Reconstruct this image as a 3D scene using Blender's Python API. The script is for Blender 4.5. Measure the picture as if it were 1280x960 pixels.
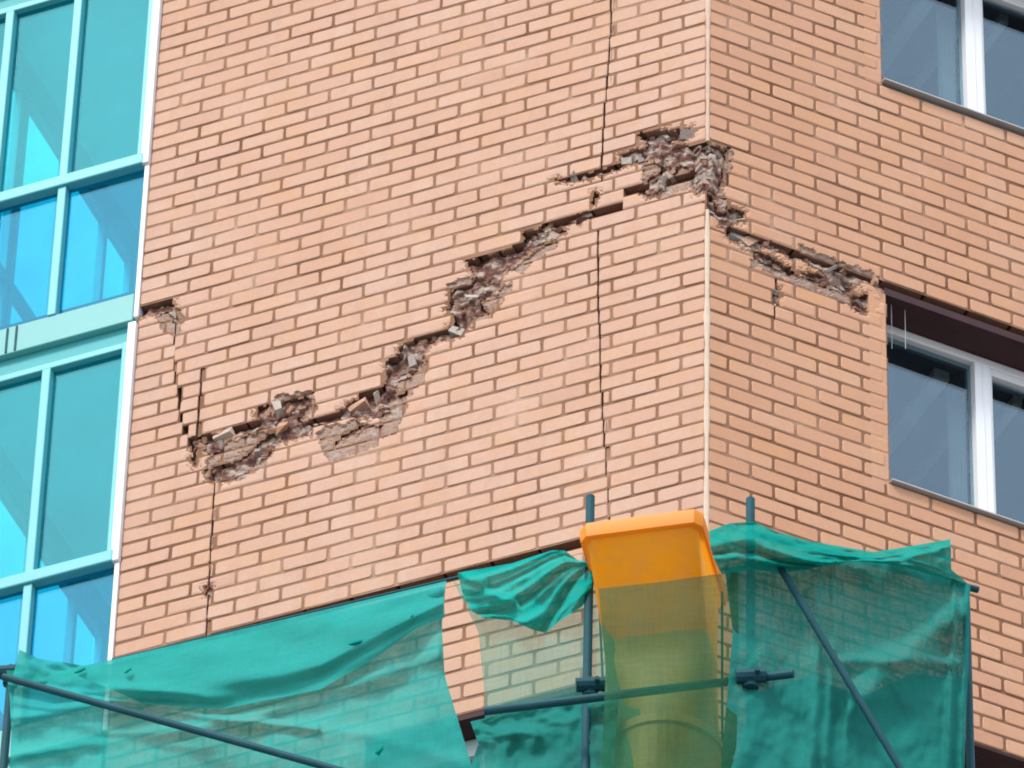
import bpy, bmesh, math, random
from mathutils import Vector, Matrix, noise
random.seed(7)
for o in list(bpy.data.objects): bpy.data.objects.remove(o)
S = bpy.context.scene; COL = S.collection
V = Vector
# ------------------------------------------------------------------ camera
F_PX, PHI, RHO, DIST, TH_L, TH_R, H = 9272.26, 0.748732, 0.0276585, 38.33344, 0.408086, 0.428375, 0.098
PW, PH = 1280, 960
CAMZ = 1.6
fw = V((0, math.cos(PHI), math.sin(PHI))); r0 = V((1, 0, 0)); u0 = r0.cross(fw)
rt = r0*math.cos(RHO)+u0*math.sin(RHO); up = u0*math.cos(RHO)-r0*math.sin(RHO)
cd = bpy.data.cameras.new('camera'); cam = bpy.data.objects.new('camera', cd); COL.objects.link(cam)
cam.matrix_world = Matrix(((rt.x, up.x, -fw.x, 0), (rt.y, up.y, -fw.y, 0), (rt.z, up.z, -fw.z, CAMZ), (0, 0, 0, 1)))
cd.sensor_width = 36; cd.lens = F_PX/PW*36; cd.clip_start = .5; cd.clip_end = 3000
S.camera = cam
S.cycles.filter_width = 1.9                                 # the soft lens of a long zoom
# ------------------------------------------------------------------ world, sun, exposure
w = bpy.data.worlds.new('World'); S.world = w; w.use_nodes = True
nt = w.node_tree; nt.nodes.clear()
out = nt.nodes.new('ShaderNodeOutputWorld'); bg = nt.nodes.new('ShaderNodeBackground')
sky = nt.nodes.new('ShaderNodeTexSky'); sky.sky_type = 'NISHITA'; sky.sun_disc = False
sky.sun_elevation = math.radians(50); sky.sun_rotation = math.radians(215); sky.dust_density = 3
mx = nt.nodes.new('ShaderNodeMixRGB'); mx.inputs[0].default_value = .72; mx.inputs[2].default_value = (8.2, 8.8, 9.6, 1)   # overcast veil
nt.links.new(sky.outputs[0], mx.inputs[1]); nt.links.new(mx.outputs[0], bg.inputs[0])
bg.inputs[1].default_value = .1
nt.links.new(bg.outputs[0], out.inputs[0])
sd = bpy.data.lights.new('sun', 'SUN'); sun = bpy.data.objects.new('sun', sd); COL.objects.link(sun)
sd.energy = 1.5; sd.angle = math.radians(12); sd.color = (1, .955, .9)
az, el = math.radians(215), math.radians(50)
sun.rotation_euler = (-V((math.sin(az)*math.cos(el), math.cos(az)*math.cos(el), math.sin(el)))).to_track_quat('-Z', 'Y').to_euler()
sun.location = (-20, -20, 60)
S.view_settings.view_transform = 'Standard'; S.view_settings.look = 'None'
S.view_settings.exposure = 1.0; S.view_settings.gamma = 1
# ------------------------------------------------------------------ measuring helpers
def ray(x, y): return (fw*F_PX+rt*(x-PW/2)-up*(y-PH/2)).normalized()
O = V((0, 0, CAMZ))
def px(P):
    d = P-O; k = d.dot(fw); return (PW/2+F_PX*d.dot(rt)/k, PH/2-F_PX*d.dot(up)/k)
C = O+ray(884, 400)*DIST                                    # a point on the building's corner
class Wall:
    def __init__(s, d, n): s.d = d; s.n = n
    def P(s, u, v, w=0): return C+s.d*u+V((0, 0, v))+s.n*w
    def uv(s, x, y, w=0):
        r = ray(x, y); t = ((C+s.n*w)-O).dot(s.n)/r.dot(s.n); p = O+r*t-C
        return p.dot(s.d), p.z
    def at(s, x, y, w=0):
        r = ray(x, y); return O+r*(((C+s.n*w)-O).dot(s.n)/r.dot(s.n))
    def px(s, u, v, w=0): return px(s.P(u, v, w))
    def frame(s, u, v, w=0):
        xa = s.d if s.d.cross(s.n).z > 0 else -s.d
        p = s.P(u, v, w)
        return Matrix(((xa.x, s.n.x, 0, p.x), (xa.y, s.n.y, 0, p.y), (0, 0, 1, p.z), (0, 0, 0, 1)))
WL = Wall(V((-math.cos(TH_L), math.sin(TH_L), 0)), V((-math.sin(TH_L), -math.cos(TH_L), 0)))
WR = Wall(V((math.cos(TH_R), math.sin(TH_R), 0)), V((math.sin(TH_R), -math.cos(TH_R), 0)))
def at_y(x, y, Y): r = ray(x, y); return O+r*((Y-O.y)/r.y)
def at_z(x, y, Z): r = ray(x, y); return O+r*((Z-O.z)/r.z)
def inside(p, poly):
    x, y = p; c = False; j = len(poly)-1
    for i in range(len(poly)):
        a, b = poly[i], poly[j]
        if (a[1] > y) != (b[1] > y) and x < (b[0]-a[0])*(y-a[1])/(b[1]-a[1])+a[0]: c = not c
        j = i
    return c
def lerp_poly(pl, t):                                       # point at fraction t of a polyline
    L = [0]
    for a, b in zip(pl, pl[1:]): L.append(L[-1]+math.hypot(b[0]-a[0], b[1]-a[1]))
    s = t*L[-1]
    for i in range(len(pl)-1):
        if s <= L[i+1] or i == len(pl)-2:
            k = (s-L[i])/max(1e-9, L[i+1]-L[i]); return (pl[i][0]+(pl[i+1][0]-pl[i][0])*k, pl[i][1]+(pl[i+1][1]-pl[i][1])*k)
# ------------------------------------------------------------------ object helpers
def link(name, me, mat, parent=None, label=None, kind=None):
    o = bpy.data.objects.new(name, me); COL.objects.link(o)
    if mat and me is not None and not me.materials: me.materials.append(mat)
    if parent is not None:
        o.parent = parent
        o.matrix_parent_inverse = Matrix.Translation(-wloc(parent))
    if label: o['label'] = label
    if kind: o['kind'] = kind
    return o
ROOTLOC = {}
def wloc(o): return ROOTLOC.get(o.name, V((0, 0, 0)))
def mesh(name, verts, faces, mat, parent=None, label=None, kind=None, smooth=False, var=None):
    me = bpy.data.meshes.new(name); me.from_pydata([tuple(v) for v in verts], [], faces); me.update()
    if smooth: me.polygons.foreach_set('use_smooth', [True]*len(me.polygons))
    if var is not None:
        a = me.attributes.new('var', 'FLOAT', 'FACE'); a.data.foreach_set('value', var)
    return link(name, me, mat, parent, label, kind)
def thing(name, label, cat, loc, group=None):
    o = bpy.data.objects.new(name, None); COL.objects.link(o); o.location = loc; o.empty_display_size = .2
    ROOTLOC[o.name] = V(loc); o['label'] = label; o['category'] = cat
    if group: o['group'] = group
    return o
class MB:
    def __init__(s): s.v = []; s.f = []; s.var = []
    def quad(s, a, b, c, d, var=0): n = len(s.v); s.v += [a, b, c, d]; s.f.append((n, n+1, n+2, n+3)); s.var.append(var)
    def hexa(s, p):                                         # 8 corners, bottom 4 then top 4
        n = len(s.v); s.v += p
        for f in ((0, 3, 2, 1), (4, 5, 6, 7), (0, 1, 5, 4), (1, 2, 6, 5), (2, 3, 7, 6), (3, 0, 4, 7)):
            s.f.append(tuple(n+i for i in f)); s.var.append(0)
    def box(s, W, ua, ub, va, vb, wa, wb):
        s.hexa([W.P(ua, va, wa), W.P(ub, va, wa), W.P(ub, va, wb), W.P(ua, va, wb), W.P(ua, vb, wa), W.P(ub, vb, wa), W.P(ub, vb, wb), W.P(ua, vb, wb)])
    def tube(s, a, b, r, n=12, r2=None):
        r2 = r if r2 is None else r2
        ax = (b-a).normalized(); q = ax.orthogonal().normalized(); q2 = ax.cross(q); k = len(s.v)
        for p, rr in ((a, r), (b, r2)):
            for i in range(n):
                t = 2*math.pi*i/n; s.v.append(p+q*math.cos(t)*rr+q2*math.sin(t)*rr)
        for i in range(n): s.f.append((k+i, k+(i+1) % n, k+n+(i+1) % n, k+n+i)); s.var.append(0)
        s.f.append(tuple(range(k, k+n))); s.f.append(tuple(range(k+2*n-1, k+n-1, -1))); s.var += [0, 0]
    def build(s, name, mat, parent=None, **kw):
        uv = kw.pop('usevar', False)
        return mesh(name, s.v, s.f, mat, parent, var=s.var if uv else None, **kw)
def bevel(o, wd, seg=2):
    m = o.modifiers.new('bevel', 'BEVEL'); m.width = wd; m.segments = seg; m.limit_method = 'ANGLE'
    return o
# ------------------------------------------------------------------ materials
class Mat:
    def __init__(s, name):
        s.m = bpy.data.materials.new(name); s.m.use_nodes = True; s.t = s.m.node_tree; s.t.nodes.clear()
        s.out = s.n('ShaderNodeOutputMaterial')
    def n(s, t, **kw):
        x = s.t.nodes.new(t)
        for k, v in kw.items(): setattr(x, k, v)
        return x
    def l(s, a, b): s.t.links.new(a, b)
    def noise(s, scale, detail=4, rough=.6, vec=None):
        x = s.n('ShaderNodeTexNoise'); x.inputs['Scale'].default_value = scale; x.inputs['Detail'].default_value = detail; x.inputs['Roughness'].default_value = rough
        s.l(vec if vec is not None else s.pos(), x.inputs['Vector']); return x.outputs['Fac']
    def pos(s): return s.n('ShaderNodeNewGeometry').outputs['Position']
    def ramp(s, fac, stops, interp='LINEAR'):
        x = s.n('ShaderNodeValToRGB'); x.color_ramp.interpolation = interp; e = x.color_ramp.elements
        while len(e) > 1: e.remove(e[-1])
        for i, (p, c) in enumerate(stops):
            k = e[0] if i == 0 else e.new(p); k.position = p; k.color = (*c, 1) if len(c) == 3 else c
        s.l(fac, x.inputs[0]); return x.outputs[0]
    def mix(s, fac, a, b, mode='MIX'):
        x = s.n('ShaderNodeMixRGB', blend_type=mode)
        for i, k in ((0, fac), (1, a), (2, b)):
            if isinstance(k, (int, float)): x.inputs[i].default_value = k
            elif isinstance(k, tuple): x.inputs[i].default_value = (*k, 1)
            else: s.l(k, x.inputs[i])
        return x.outputs[0]
    def math(s, op, a, b=0):
        x = s.n('ShaderNodeMath', operation=op)
        for i, k in ((0, a), (1, b)):
            if isinstance(k, (int, float)): x.inputs[i].default_value = k
            else: s.l(k, x.inputs[i])
        return x.outputs[0]
    def bsdf(s, color, rough=.8, spec=.3, bump=None, bstr=.3, bdist=.01, metal=0):
        b = s.n('ShaderNodeBsdfPrincipled'); b.inputs['Roughness'].default_value = rough
        b.inputs['Specular IOR Level'].default_value = spec; b.inputs['Metallic'].default_value = metal
        if isinstance(color, tuple): b.inputs['Base Color'].default_value = (*color, 1)
        else: s.l(color, b.inputs['Base Color'])
        if bump is not None:
            k = s.n('ShaderNodeBump'); k.inputs['Strength'].default_value = bstr; k.inputs['Distance'].default_value = bdist
            s.l(bump, k.inputs['Height']); s.l(k.outputs[0], b.inputs['Normal'])
        s.l(b.outputs[0], s.out.inputs[0]); return b
def simple(name, col, rough=.6, spec=.4, vary=.12, scale=6, metal=0):
    M = Mat(name); n = M.noise(scale, 5)
    c = M.mix(n, tuple(x*(1-vary) for x in col), tuple(min(1, x*(1+vary)) for x in col))
    n2 = M.noise(scale*14, 4)
    M.bsdf(c, rough, spec, bump=n2, bstr=.12, bdist=.004, metal=metal); return M.m
def brick_mat(name='clinker_brick', bloom=1.0, tint=(1, 1, 1)):
    M = Mat(name)
    at = M.n('ShaderNodeAttribute', attribute_name='var'); oi = M.n('ShaderNodeObjectInfo')
    r = M.math('FRACT', M.math('ADD', at.outputs['Fac'], oi.outputs['Random']))
    base = M.ramp(r, [(0, (.49, .268, .168)), (.25, (.515, .290, .186)), (.5, (.495, .268, .172)), (.75, (.53, .31, .20)), (.93, (.54, .33, .225)), (1, (.435, .225, .140))])
    big = M.noise(.75, 3, .55)
    c = M.mix(M.ramp(big, [(.30, (.45*bloom-.18,)*3), (.66, (.62*bloom,)*3)]), base, (.57, .397, .322))
    pat = M.noise(3.1, 5, .6)
    c = M.mix(M.ramp(pat, [(.54, (0, 0, 0)), (.75, (.36*bloom,)*3)]), c, (.56, .43, .36))           # lime bloom
    c = M.mix(M.ramp(M.noise(5.5, 3, .5), [(.50, (0, 0, 0)), (.72, (.5, .5, .5))]), c, (.555, .315, .165))      # yellower firing
    c = M.mix(M.ramp(M.noise(7.5, 3, .5, M.n('ShaderNodeNewGeometry').outputs['Position']), [(.3, (.3, .3, .3)), (.48, (0, 0, 0))]), c, (.50, .29, .225))
    fine = M.noise(38, 6, .7)
    c = M.mix(M.ramp(fine, [(.3, (.22, .22, .22)), (.62, (0, 0, 0))]), c, (.37, .20, .135))
    sx = M.n('ShaderNodeMapping'); sx.inputs['Scale'].default_value = (9, 9, .9); M.l(M.pos(), sx.inputs[0])
    st = M.noise(1, 4, .6, sx.outputs[0])
    c = M.mix(M.ramp(st, [(.52, (0, 0, 0)), (.78, (.30, .30, .30))]), c, (.40, .25, .19))
    c = M.mix(1.0, c, tint, 'MULTIPLY')
    M.bsdf(c, .82, .25, bump=M.noise(160, 5, .7), bstr=.25, bdist=.004); return M.m
def mortar_mat():
    M = Mat('joint_mortar')
    n = M.noise(2.4, 5, .62)
    c = M.ramp(n, [(.30, (.17, .083, .048)), (.44, (.23, .122, .073)), (.56, (.30, .17, .11)), (.66, (.38, .245, .17)), (.76, (.49, .34, .255))])
    f = M.noise(9, 3); c = M.mix(M.ramp(f, [(.6, (0, 0, 0)), (.75, (.5, .5, .5))]), c, (.27, .12, .03))
    M.bsdf(c, .95, .1, bump=M.noise(120, 5), bstr=.4, bdist=.004); return M.m
BED_STOPS = [(0, (.50, .36, .27)), (.24, (.42, .30, .24)), (.36, (.33, .21, .165)), (.45, (.17, .083, .064)), (.54, (.125, .058, .048)), (.61, (.26, .16, .125)), (.68, (.42, .34, .29)), (.84, (.48, .38, .31)), (1, (.16, .07, .05))]
CHUNK_STOPS = [(0, (.11, .05, .04)), (.18, (.15, .07, .055)), (.26, (.47, .27, .18)), (.45, (.53, .33, .235)), (.55, (.50, .40, .33)), (.72, (.46, .40, .35)), (.8, (.34, .29, .27)), (1, (.30, .19, .15))]
def rubble_mat(name='broken_masonry', stops=BED_STOPS, nm=1.15):
    M = Mat(name)
    at = M.n('ShaderNodeAttribute', attribute_name='var')
    vor = M.n('ShaderNodeTexVoronoi'); vor.inputs['Scale'].default_value = 26; M.l(M.pos(), vor.inputs['Vector'])
    n = M.noise(9, 6, .7)
    k = M.math('FRACT', M.math('ADD', M.math('MULTIPLY', n, nm), at.outputs['Fac']))
    c = M.ramp(k, stops)
    M.bsdf(c, .95, .1, bump=M.noise(60, 6, .75), bstr=.8, bdist=.012); return M.m
def film_glass(name, tint, refl, rough=.02, fac=.3):
    M = Mat(name)
    tr = M.n('ShaderNodeBsdfTransparent'); M.l(M.mix(M.noise(1.1, 4, .6), tuple(x*.80 for x in tint), tuple(min(1, x*1.2) for x in tint)), tr.inputs[0])
    gl = M.n('ShaderNodeBsdfGlossy'); gl.inputs['Roughness'].default_value = rough; gl.inputs[0].default_value = (*refl, 1)
    bp = M.n('ShaderNodeBump'); bp.inputs['Strength'].default_value = .05; bp.inputs['Distance'].default_value = .02
    M.l(M.noise(2.2, 2), bp.inputs['Height']); M.l(bp.outputs[0], gl.inputs['Normal'])
    ms = M.n('ShaderNodeMixShader'); ms.inputs[0].default_value = fac
    M.l(tr.outputs[0], ms.inputs[1]); M.l(gl.outputs[0], ms.inputs[2]); M.l(ms.outputs[0], M.out.inputs[0]); return M.m
def net_mat(name, col, dens, var=.14, tr_tint=(.80, .97, .93)):
    M = Mat(name)
    df = M.n('ShaderNodeBsdfDiffuse'); tl = M.n('ShaderNodeBsdfTranslucent'); tp = M.n('ShaderNodeBsdfTransparent'); tp.inputs[0].default_value = (*tr_tint, 1)
    n = M.noise(1.6, 5, .6)
    c = M.mix(n, tuple(x*.82 for x in col), tuple(x*1.15 for x in col))
    M.l(c, df.inputs[0]); M.l(c, tl.inputs[0])
    bp = M.n('ShaderNodeBump'); bp.inputs['Strength'].default_value = .35; bp.inputs['Distance'].default_value = .03
    M.l(M.noise(6, 4, .6), bp.inputs['Height']); M.l(bp.outputs[0], df.inputs['Normal'])
    a = M.n('ShaderNodeMixShader'); a.inputs[0].default_value = .38; M.l(df.outputs[0], a.inputs[1]); M.l(tl.outputs[0], a.inputs[2])
    w = M.noise(4.5, 6, .65)
    fac = M.math('ADD', M.math('MULTIPLY', M.math('SUBTRACT', w, .5), var*2.2), dens)
    mp = M.n('ShaderNodeMapping'); mp.inputs['Scale'].default_value = (1, 1, .25); M.l(M.pos(), mp.inputs[0])
    fac = M.math('ADD', fac, M.math('MULTIPLY', M.math('SUBTRACT', M.noise(14, 4, .6, mp.outputs[0]), .5), var))
    for sc in ((75, 75, 5), (6, 6, 80)):                     # warp and weft threads
        m2 = M.n('ShaderNodeMapping'); m2.inputs['Scale'].default_value = sc; M.l(M.pos(), m2.inputs[0])
        fac = M.math('ADD', fac, M.math('MULTIPLY', M.math('SUBTRACT', M.noise(1, 2, .5, m2.outputs[0]), .5), .22))
    b = M.n('ShaderNodeMixShader'); M.l(fac, b.inputs[0]); M.l(tp.outputs[0], b.inputs[1]); M.l(a.outputs[0], b.inputs[2]); M.l(b.outputs[0], M.out.inputs[0]); return M.m
BRICK, BRICK_R, MORTAR, RUBBLE = brick_mat(), brick_mat('orange_clinker_brick', .40, (1.10, 1.03, .955)), mortar_mat(), rubble_mat()
SPALLED = rubble_mat('spalled_brick_face', [(0, (.46, .30, .22)), (.4, (.43, .29, .225)), (.52, (.36, .24, .19)), (.62, (.44, .35, .30)), (.75, (.38, .22, .16)), (1, (.5, .38, .31))], 1.0)
FRAG = rubble_mat('masonry_fragments', CHUNK_STOPS, .18)
SIDE = simple('bedding_face', (.29, .16, .118), .95, .05, .3, 14)  # mortar-stained brick sides, toned darker to stand in for recess shade
CORE = simple('dark_masonry_core', (.17, .095, .07), .95, .05, .3, 8)
BEADP = simple('pinkish_mortar_bead', (.58, .42, .33), .9, .1, .2, 12)
BEAD = simple('pale_mortar_bead', (.60, .49, .38), .9, .1, .2, 12)
WHITE = simple('white_pvc', (.78, .80, .83), .4, .4, .05, 3)
CYANFR = simple('cyan_film_frame', (.11, .47, .52), .35, .5, .06, 2)
CYANBAND = simple('pale_aqua_panel', (.14, .42, .42), .45, .4, .08, 2)
FILM_SKY = film_glass('sky_reflection_film_glass', (.075, .72, .96), (.2, .58, .74), fac=.2)  # lower panes: blue of the sky's reflection put into the tint
FILM = film_glass('cyan_film_glass', (.11, .80, .89), (.24, .68, .74), fac=.2)
PANE = film_glass('window_glass', (.74, .85, .93), (.66, .83, .98), fac=.12)
SILLM = simple('weathered_tin_sill', (.42, .42, .43), .5, .4, .2, 8)
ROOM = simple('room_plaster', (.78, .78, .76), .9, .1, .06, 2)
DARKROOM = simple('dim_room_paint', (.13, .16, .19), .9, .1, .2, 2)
STRIP = simple('light_batten', (.80, .80, .78), .7, .2, .1, 4)
BROWN = simple('brown_steel_lintel', (.060, .030, .034), .75, .2, .25, 7)
STEEL = simple('blue_grey_steel_tube', (.010, .072, .094), .65, .2, .35, 9)
NET = net_mat('green_debris_netting', (.045, .44, .405), .88, .12)
NETTHIN = net_mat('thin_green_netting', (.10, .40, .34), .45, .08)
NETDENSE = net_mat('bunched_green_netting', (.012, .44, .385), .93, .05)
NETDARK = net_mat('dark_teal_netting', (.03, .27, .242), .94, .09)  # darker, denser version of the green netting
NETROLL = net_mat('rolled_green_netting', (.012, .34, .285), .94, .05)
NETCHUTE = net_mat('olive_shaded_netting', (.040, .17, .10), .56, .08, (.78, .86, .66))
def plastic(name, col, dirt, amt):
    M = Mat(name); n = M.noise(5, 6, .65)
    c = M.mix(M.ramp(n, [(.42, (0, 0, 0)), (.72, (amt, amt, amt))]), col, dirt)
    mp = M.n('ShaderNodeMapping'); mp.inputs['Scale'].default_value = (16, 16, 1.2); M.l(M.pos(), mp.inputs[0])
    c = M.mix(M.ramp(M.noise(1, 4, .6, mp.outputs[0]), [(.5, (0, 0, 0)), (.75, (amt*.6,)*3)]), c, dirt)
    b = M.bsdf(c, .45, .4, bump=M.noise(40, 4), bstr=.1, bdist=.004)
    tl = M.n('ShaderNodeBsdfTranslucent'); M.l(c, tl.inputs[0]); ms = M.n('ShaderNodeMixShader'); ms.inputs[0].default_value = .5
    M.l(b.outputs[0], ms.inputs[1]); M.l(tl.outputs[0], ms.inputs[2]); M.l(ms.outputs[0], M.out.inputs[0]); return M.m
ORANGE = plastic('orange_plastic', (.95, .42, .008), (.60, .36, .12), .42)
YELLOW = plastic('dusty_yellow_plastic', (.55, .42, .07), (.34, .28, .14), .6)
GROUND = simple('grey_asphalt', (.17, .165, .155), .9, .2, .2, 1.5)
# ------------------------------------------------------------------ setting: ground
g = MB(); g.quad(V((-900, -900, 0)), V((900, -900, 0)), V((900, 900, 0)), V((-900, 900, 0)))
g.build('ground', GROUND, kind='structure')
# ------------------------------------------------------------------ the building
BASE = V((C.x, C.y, 0))
B = thing('apartment_building', 'cracked salmon brick apartment building corner with broken brick along its diagonal crack', 'building', BASE)
UE = 3.29                                                   # left wall ends here, against the glazed balcony
JR = 1.05                                                   # right wall's window jamb
STO = 2.925                                                 # storey height
V0 = WL.uv(884, 84)[1]                                      # course centre of the upper brickwork at the corner
VLOW = V0-25.63*H                                           # ... and of the brickwork under the crack, which has slipped
SILL0 = WR.uv(1112, 603)[1]; LINT0 = WR.uv(1103, 366)[1]
VT, VB = 4.15, -3.4
SLOT = WL.uv(700, 694)[1]
UR = 2.45
# brickwork that has settled: everything below the crack (traced on the photograph, px)
LOW_L = [(60, 388), (172, 388), (213, 381), (217, 402), (219, 452), (222, 500), (230, 540), (239, 548), (262, 556), (330, 530), (385, 522), (440, 512), (490, 474), (530, 432), (568, 410), (600, 362), (655, 303), (700, 284), (752, 264), (800, 236), (850, 224), (900, 214), (900, 2400), (60, 2400)]
LOW_R = [(860, 214), (884, 238), (900, 272), (925, 292), (990, 318), (1050, 342), (1102, 362), (1700, 574), (1700, 2400), (860, 2400)]
HOLES_L = [
 [(235, 546), (262, 540), (277, 543), (290, 538), (322, 526), (321, 509), (350, 500), (384, 493), (388, 508), (370, 522), (388, 527), (388, 543), (374, 546), (356, 552), (350, 546), (336, 535), (310, 541), (280, 549), (276, 558), (262, 566), (246, 560), (246, 582), (241, 582), (239, 560)],
 [(259, 583), (278, 578), (303, 571), (322, 549), (334, 540), (350, 540), (344, 556), (332, 572), (318, 581), (300, 593), (284, 602), (262, 600)],
 [(389, 526), (420, 517), (440, 500), (478, 487), (483, 492), (488, 508), (478, 519), (445, 521), (416, 527), (392, 532)],
 [(416, 549), (432, 537), (452, 530), (450, 539), (430, 545), (419, 552)],
 [(478, 452), (500, 441), (498, 430), (520, 422), (558, 411), (567, 404), (569, 396), (558, 386), (562, 374), (561, 361), (588, 353), (592, 345), (583, 332), (582, 324), (602, 318), (650, 309), (656, 300), (651, 290), (690, 277), (705, 283), (706, 291), (690, 299), (672, 306), (660, 316), (642, 331), (627, 345), (628, 356), (610, 368), (598, 376), (611, 390), (590, 396), (580, 414), (568, 422), (545, 425), (528, 440), (526, 458), (510, 469), (494, 477), (497, 491), (510, 488), (506, 494), (484, 500), (479, 482), (484, 462)],
 [(708, 271), (735, 262), (757, 259), (752, 266), (735, 275), (714, 279)],
 [(690, 224), (735, 215), (778, 203), (781, 208), (745, 221), (700, 228)],
 [(774, 201), (775, 192), (800, 185), (808, 180), (797, 166), (820, 161), (862, 160), (866, 170), (850, 177), (870, 181), (890, 176), (890, 236), (868, 240), (861, 226), (870, 210), (850, 206), (835, 226), (815, 246), (803, 241), (808, 222), (828, 206), (815, 200), (790, 204)],
 [(741, 240), (746, 238), (744, 256), (738, 256)],
 [(255, 732), (264, 732), (264, 745), (257, 743)],
 [(172, 389), (176, 384), (212, 377), (220, 381), (224, 399), (219, 404), (212, 398), (209, 387), (178, 396)],
]
HOLES_R = [
 [(878, 176), (893, 180), (909, 186), (907, 200), (904, 222), (899, 240), (890, 234), (878, 242)],
 [(878, 248), (893, 243), (899, 258), (904, 268), (914, 258), (930, 263), (935, 273), (916, 279), (904, 285), (896, 272), (886, 262)],
 [(905, 291), (930, 290), (960, 299), (985, 310), (1012, 319), (1050, 335), (1100, 350), (1100, 357), (1072, 354), (1060, 366), (1038, 359), (1014, 349), (1000, 338), (1030, 343), (1024, 336), (990, 322), (958, 308), (945, 310), (972, 324), (996, 338), (990, 343), (950, 325), (936, 311), (915, 300)],
 [(1064, 371), (1085, 366), (1094, 378), (1079, 391), (1069, 385)],
 [(969, 352), (974, 351), (972, 382), (966, 384)],
]
# vertical cracks: traced polyline (px) and gap in metres
SPALL = {'L': [[(396, 540), (414, 531), (450, 526), (472, 533), (476, 550), (464, 561), (440, 567), (412, 576), (402, 561)], [(272, 556), (330, 538), (352, 552), (330, 582), (300, 600), (262, 604), (252, 590)],
  [(498, 455), (520, 440), (534, 448), (532, 470), (512, 494), (494, 496), (486, 505), (474, 500)], [(470, 498), (500, 486), (506, 512), (496, 540), (474, 548)], [(805, 205), (852, 200), (866, 214), (858, 238), (826, 246), (800, 244)], [(590, 362), (620, 368), (640, 350), (632, 372), (612, 396), (584, 402)],
  [(640, 336), (662, 318), (690, 300), (700, 304), (676, 322), (650, 342)], [(196, 392), (224, 384), (232, 404), (218, 420), (200, 412)], [(345, 494), (392, 488), (394, 512), (372, 534), (340, 540)], [(560, 354), (600, 344), (596, 372), (566, 380)]],
 'R': [[(884, 236), (904, 226), (908, 262), (888, 272)], [(940, 320), (1000, 344), (1050, 362), (1080, 372), (1090, 380), (1078, 390), (1040, 372), (990, 352), (940, 332)], [(906, 184), (918, 190), (912, 230), (900, 236)], [(1000, 306), (1050, 326), (1100, 344), (1100, 352), (1050, 340), (1000, 318)]]}
def in_spall(W, u, v):
    p = W.px(u, v); p = (p[0]+6*noise.noise(V((p[0]*.09, p[1]*.09, 12))), p[1]+5*noise.noise(V((p[0]*.09, p[1]*.09, 15))))
    return any(inside(p, h) for h in SPALL['L' if W is WL else 'R'])
CRACKS = {'L': [([(766, -60), (762, 60), (756, 130), (751, 225)], .010), ([(747, 285), (748, 380), (751, 480), (756, 560), (761, 640), (764, 760), (766, 1000)], .010),
                ([(218, 452), (221, 500)], .010), ([(251, 458), (250, 495), (245, 547)], .013), ([(269, 600), (265, 660), (259, 765), (258, 800)], .010)],
          'R': [([(971, 350), (967, 420)], .012)]}
WIDE = ((0, 0),)
def in_one(p, h):
    p = (p[0]+4.4*noise.noise(V((p[0]*.12, p[1]*.12, 2))), p[1]+3.2*noise.noise(V((p[0]*.12, p[1]*.12, 5))))
    return any(inside((p[0]+a, p[1]+b), h) for a, b in WIDE)
def in_hole(W, u, v, holes):
    p = W.px(u, v); return any(in_one(p, h) for h in holes)
INDIV = []; JOINED = {}; brick_cache = {}
mort = MB(); rest = MB()
def brick_mesh(wd, hh=H-.0150, k=0):
    key = (round(wd, 3), round(hh, 3), k)
    if key in brick_cache: return brick_cache[key]
    rr = random.Random(hash(key) & 0xffff); a, b = wd/2, hh/2; j = lambda s: rr.uniform(-s, s)
    c = .004; vs = []; q = .0016
    for d, e, rd in ((-.085, 0, .004), (-.003, 0, .0085), (0, c, .0105)):
        for sx, sz in ((-1, -1), (1, -1), (1, 1), (-1, 1)):
            rx = rd*rr.uniform(.6, 1.7); rz = rd*rr.uniform(.5, 1.3)
            two = [(sx*(a-e), sz*(b-e-rz)), (sx*(a-e-rx), sz*(b-e))]
            if sx*sz > 0: two.reverse()
            if (sx, sz) in ((1, -1), (-1, 1)): two = [(sx*(a-e-rx), sz*(b-e)), (sx*(a-e), sz*(b-e-rz))]
            else: two = [(sx*(a-e), sz*(b-e-rz)), (sx*(a-e-rx), sz*(b-e))]
            for x, z in two: vs.append((x+(j(q) if d > -.05 else 0), d, z+(j(q) if d > -.05 else 0)))
    fs = [tuple(range(16, 24))]
    for L in (0, 8):
        for i in range(8): fs.append((L+i, L+(i+1) % 8, L+8+(i+1) % 8, L+8+i))
    brick_cache[key] = (vs, fs); return brick_cache[key]
me_cache = {}
def shared_mesh(key, onr):
    if (key, onr) not in me_cache:
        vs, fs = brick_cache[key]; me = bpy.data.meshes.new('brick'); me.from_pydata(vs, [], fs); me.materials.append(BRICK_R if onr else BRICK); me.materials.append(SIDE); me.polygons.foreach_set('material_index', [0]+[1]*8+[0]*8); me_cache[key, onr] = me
    return me_cache[key, onr]
def crack_cuts(side, W, va, vb, ua, ub):
    res = []
    for pl, gap in CRACKS[side]:
        uvp = [W.uv(*p) for p in pl]
        vm = (va+vb)/2
        for (u1, v1), (u2, v2) in zip(uvp, uvp[1:]):
            if min(v1, v2)-.01 <= vm <= max(v1, v2)+.01:
                t = (v1-vm)/(v1-v2) if abs(v1-v2) > 1e-6 else 0
                if res and res[-1][2] is pl: continue
                uc = u1+(u2-u1)*t+random.uniform(-.003, .003)
                if ua+.004 < uc < ub-.004: res.append((uc, gap*random.uniform(.7, 1.2), pl))
    return sorted((a, b) for a, b, _ in res)
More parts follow.
